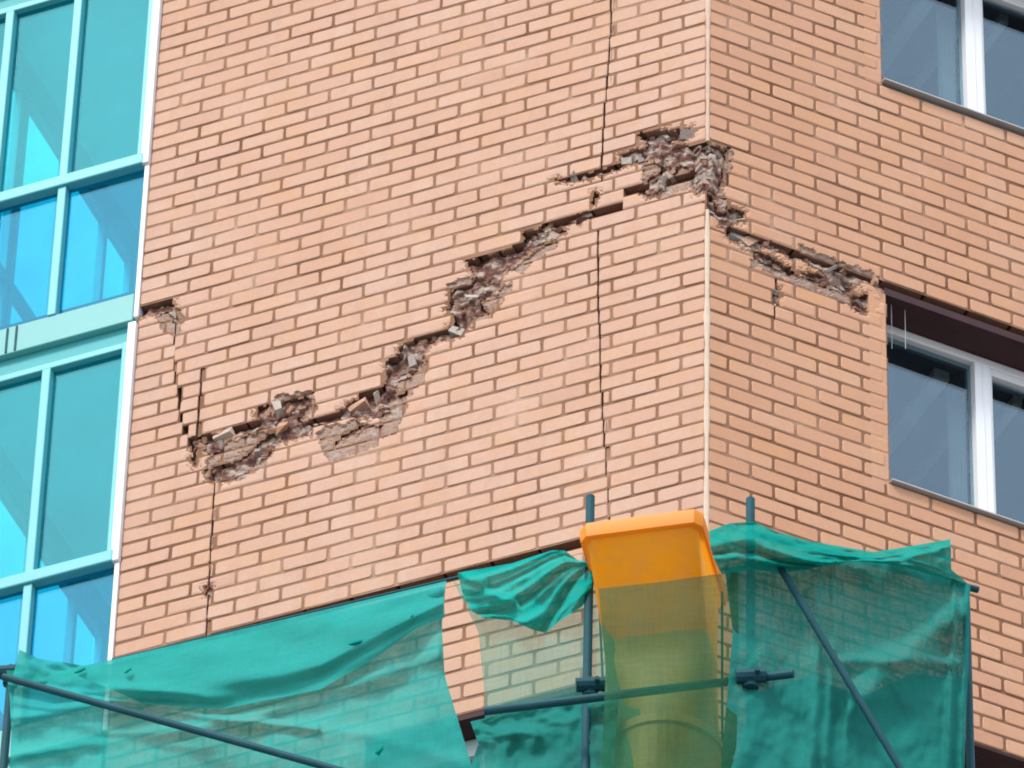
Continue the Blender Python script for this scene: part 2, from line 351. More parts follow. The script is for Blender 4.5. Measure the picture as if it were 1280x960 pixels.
def place_brick(side, W, holes, ua, ub, vc, hh=H-.0150, frag=False, pad=(True, True)):
    """one brick of the bond between ua and ub (u grows away from the corner)"""
    wd = ub-ua; rec = 0
    if wd < .010:
        if wd > 0 and not in_hole(W, (ua+ub)/2, vc, holes): mort.quad(W.P(ua-.006, vc-H/2, -.012), W.P(ub+.006, vc-H/2, -.012), W.P(ub+.006, vc+H/2, -.012), W.P(ua-.006, vc+H/2, -.012))
        return
    if W is WL and abs(vc-SLOT) < H/2 and ub > .5:          # course under the pale ledge sits back and leaves an open slot
        hh -= .044; vc -= .022; rec = -.02
    J = .0082
    samples = [(ua+wd*(i+.5)/14, vc+hh*(q/4-.5)) for i in range(14) for q in range(5)]
    hit = [in_hole(W, u, v, holes) for u, v in samples]
    k = sum(hit)/len(hit)
    sp = any(in_spall(W, u, v) for u, v in samples[::2])
    ma, mb = ua-(J if pad[0] else 0), ub+(J if pad[1] else 0)
    if k == 0 and not sp:
        tp = vc+H/2-(.022 if rec else 0)
        mort.quad(W.P(ma, vc-H/2, rec-.0040), W.P(mb, vc-H/2, rec-.0040), W.P(mb, tp, rec-.0040), W.P(ma, tp, rec-.0040))
        kk = random.randrange(4); wdr = round(wd, 3); brick_mesh(wdr, hh, kk)
        M = W.frame((ua+ub)/2, vc, rec+random.gauss(0, .0011))
        M = M @ Matrix.Rotation(random.gauss(0, .0035), 4, 'Y') @ Matrix.Rotation(random.gauss(0, .004), 4, 'Z') @ Matrix.Rotation(random.gauss(0, .008), 4, 'X')
        INDIV.append((M, (wdr, round(hh, 3), kk), W.px((ua+ub)/2, vc), wd, W is WR))
        return
    if k > .93: return
    broken(W, holes, ua, ub, vc, hh, (ma, mb))
NB = [0]
def broken(W, holes, ua, ub, vc, hh, mm):
    wd = ub-ua; nx = max(2, int(wd/.011)); nz = 8
    jit = [[(random.uniform(-.0035, .0035), random.uniform(-.0028, .0028)) for _ in range(nz+1)] for _ in range(nx+1)]
    U = lambda i, k: ua+wd*i/nx+(jit[i][k][0] if 0 < i < nx else 0)
    Z = lambda i, k: vc-hh/2+hh*k/nz+(jit[i][k][1] if 0 < k < nz else 0)
    keep = [[not in_hole(W, ua+wd*(i+.5)/nx, vc-hh/2+hh*(k+.5)/nz, holes) for k in range(nz)] for i in range(nx)]
    def kp(i, k): return 0 <= i < nx and 0 <= k < nz and keep[i][k]
    ds = {}; spv = set()
    ph = random.uniform(0, 99)
    for i in range(nx+1):
        for k in range(nz+1):
            cells = [(i-1, k-1), (i, k-1), (i-1, k), (i, k)]
            ex = [c for c in cells if 0 <= c[0] < nx and 0 <= c[1] < nz]
            near = any(not keep[c[0]][c[1]] for c in ex)
            far = any(0 <= a < nx and 0 <= b < nz and not keep[a][b] for a in range(i-3, i+3) for b in range(k-3, k+3))
            ds[i, k] = -random.uniform(.004, .018) if near else (-random.uniform(0, .006) if far else 0)
            if i in (0, nx) or k in (0, nz): ds[i, k] -= .003
            uu, zz = ua+wd*i/nx, vc-hh/2+hh*k/nz
            if in_spall(W, uu, zz): spv.add((i, k)); ds[i, k] -= .009+.010*abs(noise.noise(V((uu*17, zz*17, 3))))+.004*noise.noise(V((uu*60, zz*60, 3)))
    comp = {}; nc = 0
    for i in range(nx):
        for k in range(nz):
            if keep[i][k] and (i, k) not in comp:
                st_ = [(i, k)]; comp[i, k] = nc
                while st_:
                    a, b = st_.pop()
                    for c in ((a+1, b), (a-1, b), (a, b+1), (a, b-1)):
                        if kp(*c) and c not in comp: comp[c] = nc; st_.append(c)
                nc += 1
    for q in range(nc):
        cells = [c for c in comp if comp[c] == q]
        if len(cells) < 4: continue
        vs = []; idx = {}; fs = []; mi = []
        def vert(i, k, back):
            if (i, k, back) not in idx:
                idx[i, k, back] = len(vs); vs.append(W.P(U(i, k), Z(i, k), -.062 if back else ds[i, k]))
            return idx[i, k, back]
        for i, k in cells:
            fs.append((vert(i, k, 0), vert(i+1, k, 0), vert(i+1, k+1, 0), vert(i, k+1, 0))); mi.append(2 if sum(a in spv for a in ((i, k), (i+1, k), (i+1, k+1), (i, k+1))) > 1 else 0)
            for (di, dk), (a, b) in (((-1, 0), ((i, k), (i, k+1))), ((1, 0), ((i+1, k), (i+1, k+1))), ((0, -1), ((i, k), (i+1, k))), ((0, 1), ((i, k+1), (i+1, k+1)))):
                if comp.get((i+di, k+dk)) != q: fs.append((vert(*a, 0), vert(*b, 0), vert(*b, 1), vert(*a, 1))); mi.append(1)
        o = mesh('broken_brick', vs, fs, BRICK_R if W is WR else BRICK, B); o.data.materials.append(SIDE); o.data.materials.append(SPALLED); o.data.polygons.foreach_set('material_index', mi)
    ma, mb = mm
    n2, m2 = 16, 6
    ma, mb = mm
    for i in range(n2):
        for k in range(m2):
            a, b = ma+(mb-ma)*i/n2, ma+(mb-ma)*(i+1)/n2; c, d = vc-H/2+H*k/m2, vc-H/2+H*(k+1)/m2
            if not in_hole(W, (a+b)/2, (c+d)/2, holes):
                mw = -.017 if in_spall(W, (a+b)/2, (c+d)/2) else -.004
                mort.quad(W.P(a, c, mw), W.P(b, c, mw), W.P(b, d, mw), W.P(a, d, mw))
def lay(side, W, holes, low, lowpoly, ustart, uend, off, openings, edge0):
    vbase = VLOW if low else V0
    n0 = int((VB-vbase)/H)-1; n1 = int((VT-vbase)/H)+1
    for n in range(n0, n1+1):
        vc = vbase+n*H; hh = H-.0150
        half = (n % 2 == 0)
        j0 = off+(.13 if half else .26)
        joints = [ustart]+[j0+.26*i for i in range(-1, 40) if ustart+.03 < j0+.26*i < uend-.03]+[uend]
        for a, b in zip(joints, joints[1:]):
            ua = a+(.0082 if a != ustart else 0); ub = b-(.0082 if b != uend else 0)
            segs = [(ua, ub)]
            for (oa, ob, ova, ovb) in openings:
                if vc+H*.5 > ova+.01 and vc-H*.5 < ovb-.01:
                    ns = []
                    for s, e in segs:
                        if e <= oa or s >= ob: ns.append((s, e)); continue
                        if s < oa: ns.append((s, oa))
                        if e > ob: ns.append((ob, e))
                    segs = ns
            for s, e in segs:
                # keep the stretch that belongs to this side of the crack
                N = 26; ok = []
                for i in range(N):
                    u = s+(e-s)*(i+.5)/N
                    ok.append(all(inside(W.px(u, vc+q), lowpoly) == low for q in (-.03, 0, .03)))
                i = 0
                while i < N:
                    if ok[i]:
                        k = i
                        while k < N and ok[k]: k += 1
                        p = s if i == 0 else s+(e-s)*i/N; q = e if k == N else s+(e-s)*k/N
                        if not (q-p < .012 and (i, k) != (0, N)):
                            cur = p; padl = i == 0
                            for uc, gap in crack_cuts(side, W, vc-H/2, vc+H/2, p, q):
                                place_brick(side, W, holes, cur, uc-gap/2, vc, hh, pad=(padl, False)); cur = uc+gap/2; padl = False
                            place_brick(side, W, holes, cur, q, vc, hh, pad=(padl, k == N))
                        i = k
                    i += 1
# left wall: opening of the window under the ledge, behind the netting
LW = (WL.uv(738, 880)[0], WL.uv(455, 930)[0], WL.uv(575, 1200)[1]-1, WL.uv(575, 900)[1])
WIN_R = [(JR, JR+1.28, SILL0+k*STO, LINT0+k*STO) for k in (-1, 0, 1)]
for low in (False, True):
    lay('L', WL, HOLES_L, low, LOW_L, .015, UE, .015, [LW], 0)
    lay('R', WR, HOLES_R, low, LOW_R, .012, UR, -.008, WIN_R, 0)
# ----- bricks: the 300 that show largest are parts, the others one joined part
def visible(p):
    x, y = p
    if not (0 <= x <= PW and 0 <= y <= PH): return False
    lim = [(0, 830), (150, 815), (560, 722), (740, 655), (900, 640), (1190, 670), (1215, 700), (1216, 2000)]
    for (a, b), (c, d) in zip(lim, lim[1:]):
        if a <= x <= c: return y < b+(d-b)*(x-a)/(c-a)
    return True
score = sorted([(k[3]*(1+.0009*(k[2][1]-400)) if visible(k[2]) else -1, i) for i, k in enumerate(INDIV)], reverse=True)
restm = []
top = set(i for s, i in score[:300])
for i, (M, key, p, wd, onr) in enumerate(INDIV):
    if i in top:
        o = link('brick', shared_mesh(key, onr), None, B); o.matrix_parent_inverse = Matrix.Identity(4)
        o.matrix_local = Matrix.Translation(-BASE) @ M
    else:
        vs, fs = brick_cache[key]; n = len(rest.v); r = random.random()
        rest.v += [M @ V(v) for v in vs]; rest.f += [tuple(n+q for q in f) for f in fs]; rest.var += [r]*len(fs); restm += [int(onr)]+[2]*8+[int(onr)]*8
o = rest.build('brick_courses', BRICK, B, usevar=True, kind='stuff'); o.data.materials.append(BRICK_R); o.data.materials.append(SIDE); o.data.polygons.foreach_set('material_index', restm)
mort.build('mortar_joints', MORTAR, B, kind='stuff')
# ----- rubble bed inside the broken places and loose fragments on it
def rubble(side, W, holes):
    bed = MB(); chunks = MB(); st = .0105
    for h in holes:
        uvs = [W.uv(*p) for p in h]
        ua, ub = min(q[0] for q in uvs)-.03, max(q[0] for q in uvs)+.03; va, vb = min(q[1] for q in uvs)-.03, max(q[1] for q in uvs)+.03
        nu, nv = int((ub-ua)/st)+1, int((vb-va)/st)+1
        ins = [[in_one(W.px(ua+i*st, va+k*st), h) for k in range(nv)] for i in range(nu)]
        dep = {}
        for i in range(nu):
            run = 0
            for k in range(nv):
                run = run+1 if ins[i][k] else 0
                ab = 0
                while ins[i][k] and k+ab < nv and ins[i][k+ab]: ab += 1
                f = run/max(1, run+ab) if ins[i][k] else 0
                p = V((ua+i*st, va+k*st, 3.7 if side == 'L' else 9.1))
                n1 = noise.noise(p*21); n2 = noise.noise(p*55+V((4, 4, 4))); n3 = noise.noise(p*9+V((9, 1, 2)))
                dep[i, k] = max(-.064, min(-.004, -.008-.030*max(0, f-.10)**.75-.022*n1-.009*n2-.055*max(0, n3))) if ins[i][k] else -.066
        for i in range(nu-1):
            for k in range(nv-1):
                cs = [(i, k), (i+1, k), (i+1, k+1), (i, k+1)]
                if any(ins[a][b] for a, b in cs):
                    bed.quad(*[W.P(ua+a*st, va+b*st, dep[a, b]) for a, b in cs], var=noise.noise(V((i*.16, k*.22, 0)))*.35)
        area = sum(sum(r) for r in ins)*st*st
        for _ in range(int(area*620)):
            i, k = random.randrange(nu), random.randrange(nv)
            if area < .012: r_max = .45
            else: r_max = 1
            if not ins[i][k] or (k > 0 and i > 0 and i < nu-1 and not all(ins[a][b] for a, b in ((i-1, k), (i+1, k), (i, k-1))) and random.random() < .8): continue
            r = random.uniform(.007, .02)*(2.1 if random.random() < .28 else 1)*r_max; c = V((ua+i*st, va+k*st, dep[i, k]+r*.3))
            if c.z+r*.7 > .006: c.z = .006-r*.7
            rm = Matrix.Rotation(random.uniform(0, 6), 3, 'X') @ Matrix.Rotation(random.uniform(0, 6), 3, 'Y')
            sc = (random.uniform(.8, 2.0), random.uniform(.5, .9), random.uniform(.5, .9))
            n = len(chunks.v)
            cub = [V((x, y, z)) for x in (-1, 1) for y in (-1, 1) for z in (-1, 1)]
            for q in cub:
                q = V((q.x*sc[0], q.y*sc[1], q.z*sc[2]))*random.uniform(.55, 1.0)*r; q = rm @ q
                chunks.v.append(W.P(c.x+q.x, c.y+q.y, c.z+q.z))
            rv = random.random()*.9
            for f in ((0, 1, 3, 2), (4, 6, 7, 5), (0, 4, 5, 1), (2, 3, 7, 6), (0, 2, 6, 4), (1, 5, 7, 3)):
                chunks.f.append(tuple(n+q for q in f)); chunks.var.append(rv)
    return bed, chunks
bl, cl = rubble('L', WL, HOLES_L); br, cr = rubble('R', WR, HOLES_R)
for a, b in ((bl, br), (cl, cr)):
    n = len(a.v); a.v += b.v; a.f += [tuple(n+i for i in f) for f in b.f]; a.var += b.var
o = bl.build('rubble_bed', RUBBLE, B, usevar=True, kind='stuff'); cl.build('brick_rubble', FRAG, B, usevar=True, kind='stuff')
# ----- the core of the walls, seen only through holes and cracks, and the house behind them
core = MB(); cw = -.068
for (a, b, c, d) in ((.0, UE, LW[3], VT), (.0, UE, VB, LW[2]), (.0, LW[0], LW[2], LW[3]), (LW[1], UE, LW[2], LW[3])):
    core.quad(WL.P(a, c, cw), WL.P(b, c, cw), WL.P(b, d, cw), WL.P(a, d, cw))
rows = [VB]+[x for wv in WIN_R for x in (wv[2], wv[3])]+[VT]
core.quad(WR.P(0, VB, cw), WR.P(JR-.005, VB, cw), WR.P(JR-.005, VT, cw), WR.P(0, VT, cw))
for a, b in zip(rows[0::2], rows[1::2]):
    if b > a: core.quad(WR.P(JR-.005, a, cw), WR.P(UR, a, cw), WR.P(UR, b, cw), WR.P(JR-.005, b, cw))
core.build('wall_core', CORE, B)
low = MB(); up_ = MB()
def prism(mb, pts, za, zb):
    n = len(mb.v); k = len(pts)
    mb.v += [V((p.x, p.y, za)) for p in pts]+[V((p.x, p.y, zb)) for p in pts]
    for i in range(k): mb.f.append((n+i, n+(i+1) % k, n+k+(i+1) % k, n+k+i)); mb.var.append(0)
    mb.f.append(tuple(range(n, n+k))); mb.f.append(tuple(range(n+2*k-1, n+k-1, -1))); mb.var += [0, 0]
plan = [WL.P(UE, 0), WL.P(0, 0), WR.P(UR, 0), WR.P(UR, 0, -7), WL.P(UE, 0, -7)]
prism(low, plan, 0, C.z+VB-.02); low.build('lower_wall', BRICK, B)
prism(up_, plan, C.z+VT+.02, C.z+VT+4); up_.build('upper_wall', BRICK, B)
bk = MB(); prism(bk, [WL.P(UE-.005, 0, -2.9), WL.P(.5, 0, -2.9), WR.P(.4, 0, -2.9), WR.P(UR, 0, -2.9), WR.P(UR, 0, -6.9), WL.P(UE-.005, 0, -6.9)], C.z+VB, C.z+VT)
bk.build('inner_wall', DARKROOM, B)
sw = MB(); prism(sw, [WR.P(UR-.05, 0, -.10), WR.P(UR-.001, 0, -.10), WR.P(UR-.001, 0, -6.98), WR.P(UR-.05, 0, -6.98)], C.z+VB-.01, C.z+VT+.01); sw.build('side_wall', BRICK_R, B)
# ----- pale mortar bead down the corner, lost where the corner is broken
def bead(ya, yb, r, mat):
    va, vb = WL.uv(884, ya)[1], WL.uv(884, yb)[1]; mb = MB(); N = 70; prev = None
    for i in range(N+1):
        v = va+(vb-va)*i/N; q = r*(.95+.45*noise.noise(V((v*7, r*99, 0))))*random.uniform(.9, 1.1)
        ring = [WL.P(q, v, -.02), WL.P(q, v, .0015), WL.P(q*.35, v, .0045), WR.P(q*.35, v, .0045), WR.P(q, v, .0015), WR.P(q, v, -.02)]
        n = len(mb.v); mb.v += ring
        if prev is not None:
            for k in range(5): mb.f.append((prev+k, prev+k+1, n+k+1, n+k)); mb.var.append(0)
            if i == N: mb.f.append(tuple(range(n, n+6))); mb.var.append(0)
        else: mb.f.append(tuple(range(n, n+6))); mb.var.append(0)
        prev = n
    mb.build('corner_bead', mat, B)
bead(-150, 176, .0130, BEADP); bead(262, 1100, .0150, BEAD)
# ----- ledge course over the lower left window: pale dusty bricks with an open slot under them
# ----- windows of the right wall
def window(W, ua, ub, va, vb, rec, mull, label):
    """frame > stile/pane/sill ; ua is the jamb nearest the corner"""
    fr = MB(); d = .07
    fr.box(W, ua, ub, vb-.055, vb, -rec-d, -rec); fr.box(W, ua, ub, va+.0, va+.05, -rec-d, -rec)
    fr.box(W, ua, ua+.05, va+.05, vb-.055, -rec-d, -rec); fr.box(W, ub-.05, ub, va+.05, vb-.055, -rec-d, -rec)
    f = bevel(fr.build('window', WHITE, B, label=label), .006)
    edges = [ua+.05]+[x for m in mull for x in m]+[ub-.05]
    for m in mull:
        mm = MB(); mm.box(W, m[0], m[1], va+.05, vb-.055, -rec-d, -rec+.012)
        k = (m[0]+m[1])/2; mm.box(W, k-.004, k+.004, va+.05, vb-.055, -rec+.012, -rec+.016)
        bevel(mm.build('mullion', WHITE, f), .006)
    for a, b in zip(edges[0::2], edges[1::2]):
        s = MB(); t = .022
        if a != edges[0]:                                   # opening sash has a frame of its own
            s.box(W, a, b, vb-.055-.05, vb-.055, -rec-d*.8, -rec-.004); s.box(W, a, b, va+.05, va+.09, -rec-d*.8, -rec-.004)
            s.box(W, a, a+t, va+.09, vb-.105, -rec-d*.8, -rec-.004); s.box(W, b-t, b, va+.09, vb-.105, -rec-d*.8, -rec-.004)
            bevel(s.build('sash', WHITE, f), .004)
        p = MB(); p.box(W, a+.001, b-.001, va+.051, vb-.056, -rec-.045, -rec-.035); p.build('pane', PANE, f)
    sl = MB(); sl.box(W, ua+.035, ub-.035, va+.002, va+.010, -rec-.02, .026)
    sl.build('sill', SILLM, f)
    return f
def reveal(W, ua, ub, va, vb, rec):
    r = MB(); r.box(W, ua-.003, ub+.003, vb+.002, vb+.05, -rec-.12, -.006); r.build('lintel', BROWN, B)
    j = MB(); j.box(W, ua-.10, ua-.0004, va-.02, vb, -rec-.12, -.0032); k_ = 0; j.box(W, ub+.0015, ub+.1, va, vb, -rec-.12, -.09); j.box(W, ua, ub, va-.05, va-.022, -rec-.12, -.015); j.build('reveal', BRICK_R, B)
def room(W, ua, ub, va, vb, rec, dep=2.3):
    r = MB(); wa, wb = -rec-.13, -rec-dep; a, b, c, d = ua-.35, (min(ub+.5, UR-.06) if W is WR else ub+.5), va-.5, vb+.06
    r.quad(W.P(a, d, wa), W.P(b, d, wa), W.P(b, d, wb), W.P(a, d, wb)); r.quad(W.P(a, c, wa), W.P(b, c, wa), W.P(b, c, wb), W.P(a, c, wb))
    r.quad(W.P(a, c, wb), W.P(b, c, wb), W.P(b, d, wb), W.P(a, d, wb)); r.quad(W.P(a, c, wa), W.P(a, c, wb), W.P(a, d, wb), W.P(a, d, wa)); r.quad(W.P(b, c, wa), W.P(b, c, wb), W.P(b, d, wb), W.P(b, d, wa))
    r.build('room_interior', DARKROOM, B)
    s = MB()
    for u, ww in ((ua+.0, .07), (ua+.52, .09), (ua+.80, .05), (ua+1.0, .05)):          # pale battens running back under the ceiling
        s.box(W, u, u+ww, d-.07, d-.01, wb+.02, wa-.1)
    s.box(W, ua+.16, ua+.21, c, d, wb+.5, wb+.55)
    s.build('ceiling_batten', STRIP, B)
    cu = MB(); n = 40; pr_ = None                            # sheer curtain drawn to the mullion
    for i in range(n+1):
        u = ua+.66+.10*i/n; q = len(cu.v); ww = wa-.22+.025*math.sin(i*1.9); cu.v += [W.P(u, va-.3, ww), W.P(u, d-.02, ww)]
        if i: cu.f.append((q-2, q, q+1, q-1)); cu.var.append(0)
    cu.build('curtain', STRIP, B)
REC = .2
ML = [(WR.uv(1219, 530, -REC)[0], WR.uv(1238, 530, -REC)[0])]
MU = [(WR.uv(1207, 80, -REC)[0], WR.uv(1227, 80, -REC)[0])]
for k, lab, m in ((0, 'lower window beside the end of the right-hand crack', ML), (1, 'upper window at the top right corner of the wall', MU), (-1, None, ML)):
    ua, ub, va, vb = WIN_R[k+1]
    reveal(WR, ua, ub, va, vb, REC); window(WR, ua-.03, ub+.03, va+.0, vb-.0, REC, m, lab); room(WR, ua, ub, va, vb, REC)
# hanging wires over the lower window's head
for x in (1114, 1131):
    t = MB(); a = WR.at(x, 380, -.06); b = WR.at(x+1, 436, -.08); t.tube(a, b, .0022, 6); t.build('hanging_wire', SILLM, B)
# left wall's lower window
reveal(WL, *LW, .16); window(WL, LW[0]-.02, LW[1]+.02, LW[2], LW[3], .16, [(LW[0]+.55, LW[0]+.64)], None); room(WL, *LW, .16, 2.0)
# ----- glazed balcony at the left, one unit per storey
UM = [3.82, 4.25]                                     # mullions
UEND = 4.45
def balcony(vf, label):
    """vf: bottom of this storey's floor panel"""
    W = WL; top = vf+STO; sl = .20
    sh = MB(); dp = -2.1
    sh.box(W, UE+.05, UEND, vf+.02, vf+sl-.02, dp, -.03)                                  # floor slab
    sh.quad(W.P(UE+.05, top+.012, -.05), W.P(UEND, top+.012, -.05), W.P(UEND, top+.012, dp), W.P(UE+.05, top+.012, dp))
    sh.quad(W.P(UE+.05, vf, dp), W.P(UEND, vf, dp), W.P(UEND, top, dp), W.P(UE+.05, top, dp))
    sh.quad(W.P(UE+.06, vf, -.08), W.P(UE+.06, vf, dp), W.P(UE+.06, top, dp), W.P(UE+.06, top, -.08))
    f = sh.build('glazed_balcony', ROOM, B, label=label)
    p = MB(); p.box(W, UE+.035, UEND+.06, vf, vf+sl, -.04, .012); bevel(p.build('slab_panel', CYANBAND, f), .006)
    s2 = MB()
    for u in (4.02, 4.075): s2.box(W, u, u+.012, vf+.01, vf+sl-.01, .012, .017)
    s2.build('panel_clip', STEEL, f)
    tv = vf+sl+1.02                                          # transom
    p = MB(); p.box(W, UE+.035, UEND, tv-.045, tv+.035, -.05, .035); bevel(p.build('transom', CYANFR, f), .008)
    p = MB(); p.box(W, UE+.035, UEND, top-.20, top-.155, -.05, .015); bevel(p.build('head_rail', CYANFR, f), .006)
    p = MB(); p.box(W, UE+.03, UEND, top-.155, top-.004, -.045, -.03); p.build('head_panel', CYANBAND_D, f)
    p = MB(); p.box(W, UE+.004, UE+.052, tv-.045, top-.03, -.05, .030); bevel(p.build('stile', WHITE, f), .006)
    p = MB(); p.box(W, UE+.052, UE+.082, tv+.035, top-.155, -.05, .02); bevel(p.build('stile', CYANFR, f), .006)
    p = MB(); p.box(W, UE+.004, UE+.032, vf+.02, tv-.047, -.05, .012); bevel(p.build('stile', WHITE, f), .005)
    for i, u in enumerate(UM):
        p = MB(); p.box(W, u-.026, u+.026, tv+.035, top-.2, -.05, .02); p.box(W, u-.026, u+.026, vf+sl, tv-.045, -.05, .02); bevel(p.build('mullion', CYANFR, f), .006)
    ed = [UE+.034]+UM+[UEND]
    for i, (a, b) in enumerate(zip(ed, ed[1:])):
        for c, d in ((vf+sl, tv-.045), (tv+.035, top-.2)):
            p = MB(); p.box(W, a+.001, b-.001, c+.001, d-.001, -.030, -.022); p.build('pane', FILM_SKY if c < tv-.1 else FILM, f)
    # end glazing towards the sky, with its bars
    p = MB(); p.box(W, UEND+.012, UEND+.018, vf+sl, top-.2, dp+.1, -.06); p.build('end_pane', ENDGL, f)
    p = MB()
    for wv in (-.06, -.55, -.62, -1.15, -1.2, -1.7, dp+.04): p.box(W, UEND-.012, UEND+.035, vf+sl, top-.2, wv-.04, wv)
    for v in (vf+sl+.03, vf+sl+.5, tv, top-.2): p.box(W, UEND-.016, UEND+.039, v-.03, v+.03, dp, -.06)
    p.box(W, UEND-.03, UEND+.04, top-.17, top-.0, dp, -.06)
    p.build('end_frame', CYANFR, f)
    p = MB()
    for v in (vf+sl+.16,): p.box(W, UE+.1, UEND-.04, v, v+.022, -.17, -.14)
    p.build('guard_rail', STEEL, f)
    return f
CYANBAND_D = simple('teal_panel', (.05, .36, .38), .5, .3, .1, 2)
ENDGL = film_glass('end_glass', (.9, 1, 1), (.8, .9, 1), fac=.05)
vfl = WL.uv(165, 402)[1]
balcony(vfl, 'upper storey of blue glazed balcony above the pale aqua floor panel')
balcony(vfl-STO, 'lower storey of blue glazed balcony behind the netting')
balcony(vfl+STO, None)
bs = MB(); bs.box(WL, UE+.04, UEND+.1, -C.z, vfl-STO-.01, -2.1, -.02); bs.build('balcony_base', CYANBAND, B)
# ------------------------------------------------------------------ scaffold
YS = C.y-.80
SC = thing('scaffold', 'blue grey tube scaffold frame standing round the brick corner', 'scaffold', V((C.x, YS, 0)))
def pole(p, r=.022, name='pole'):
    t = MB(); t.tube(V((p.x, p.y, 0)), p, r, 14); return t.build(name, STEEL, SC, smooth=False)
pa = at_y(738, 621, YS); pb = at_y(938, 624, C.y-1.08); pole(pa); pole(pb)
YL = C.y+.35
pl = at_y(14, 846, YL); pole(pl)
pr = at_y(1207, 733, C.y-.62); pole(pr, .02)
cx = at_y(738, 862, YS); zl = cx.z
le = MB(); le.tube(at_y(606, 889, YS-.05), at_y(992, 842, C.y-1.27), .021, 12); le.build('ledger_or_shade_line', STEEL, SC)
le = MB(); le.tube(at_y(4, 846, C.y+.16), at_y(600, 1012, C.y-.56), .019, 12); le.build('brace', STEEL, SC)
le = MB(); le.tube(at_y(972, 704, C.y-1.27), at_y(1140, 985, C.y-1.10), .017, 12); le.build('brace', STEEL, SC)
le = MB(); le.tube(pb+V((-.0, .02, -.2)), pr+V((.06, 0, -.02)), .018, 10); le.build('ledger_or_shade_line', STEEL, SC)
le = MB(); le.tube(at_y(140, 825, C.y+.16), at_y(575, 721, C.y-.36), .0085, 10); le.build('ledger_or_shade_line', STEEL, SC)  # thin dark tube stands for the shadow gap along the net's top edge
for c, dz in ((cx, 0), (at_y(938, 851, C.y-1.22), 0), (pl, -.05)):
    m = MB(); m.tube(c+V((0, 0, -.05)), c+V((0, 0, .05)), .04, 10); m.tube(c+V((-.07, -.03, .0)), c+V((.07, -.03, .012)), .036, 10); m.tube(c+V((.03, -.09, 0)), c+V((.03, 0, 0)), .012, 8)
    m.build('coupler', STEEL, SC)
# ------------------------------------------------------------------ rubble chute with orange hopper
YH = C.y-1.15
hc = at_y(800, 645, YH)                                     # middle of the hopper's front rim
CH = thing('rubble_chute', 'orange plastic rubble chute hopper on olive tube sections below the brick corner', 'rubble chute', V((hc.x, hc.y, 0)))
an = math.radians(13.5); ex = V((math.cos(an), -math.sin(an), 0)); ey = V((math.sin(an), math.cos(an), 0))     # ex to the right, ey away from the camera
def loop(c, a, b, rr, n=48, sh=0):
    pts = []
    for i in range(n):
        t = 2*math.pi*(i+.5)/n; x, y = math.cos(t), math.sin(t); p = 2/max(.05, rr)
        k = (abs(x)**p+abs(y)**p)**(-1/p); pts.append(c+ex*(x*k*a)+ey*(y*k*b+sh))
    return pts
def loft(loops, closed_cap=False):
    m = MB(); n = len(loops[0])
    for L in loops: m.v += L
    for j in range(len(loops)-1):
        for i in range(n): m.f.append((j*n+i, j*n+(i+1) % n, (j+1)*n+(i+1) % n, (j+1)*n+i)); m.var.append(0)
    return m
Z = lambda d: V((0, 0, -d))
HA = .303
prof = [(0, HA-.03, .03, .63, .10), (0, HA, 0, .66, .10), (.03, HA+.003, -.004, .664, .10), (.085, HA, 0, .66, .10), (.088, HA-.026, .028, .635, .10), (.105, HA-.034, .038, .63, .10),
        (.40, HA-.045, .31, .64, .12), (.46, .256, .345, .66, .14), (.52, .254, .36, .68, .18), (.60, .254, .36, .73, .3), (.68, .255, .36, .78, .45), (.76, .257, .36, .82, .62), (.84, .26, .36, .86, .8), (.92, .262, .36, .88, 1), (1.12, .25, .37, .868, 1)]
def hl(d, a, f, b, r, t=0): return loop(hc+Z(d), a-t, (b-f)/2-t, r, sh=(f+b)/2)
lps = [hl(*q) for q in prof]
inner = [hl(*q, t=.012) for q in reversed(prof[:1]+prof[3:4])]
hop = loft([*inner, *lps[:8]]).build('hopper', ORANGE, CH)
body = loft(lps[7:]).build('chute_body', YELLOW, CH); body.data.polygons.foreach_set('use_smooth', [True]*len(body.data.polygons)); body.data.set_sharp_from_angle(angle=math.radians(32))
hop.data.polygons.foreach_set('use_smooth', [True]*len(hop.data.polygons)); hop.data.set_sharp_from_angle(angle=math.radians(32))
d0 = .97
for k in range(6):
    prf = [(0, .235), (.05, .24), (.06, .25), (.09, .25), (.1, .24), (.9, .205), (.905, .215), (.94, .215), (.94, .2)]
    if k == 0: prf = [(.0, .272), (0, .288), (.05, .290), (.055, .279), (.35, .275), (.6, .26), (.9, .232), (.905, .244), (.94, .244), (.94, .22)]
    loft([loop(hc+Z(d0+d), a, a, 1, 40, sh=.618) for d, a in prf]).build('chute_section', YELLOW, CH, smooth=False)
    d0 += .86
for s in (-1, 1):
    h = MB(); h.tube(hc+ex*(s*(HA+.002))+ey*.5+Z(.11), hc+ex*(s*(HA-.02))+ey*.62+Z(1.0), .006, 8); h.build('hanger_rod', STEEL, CH)
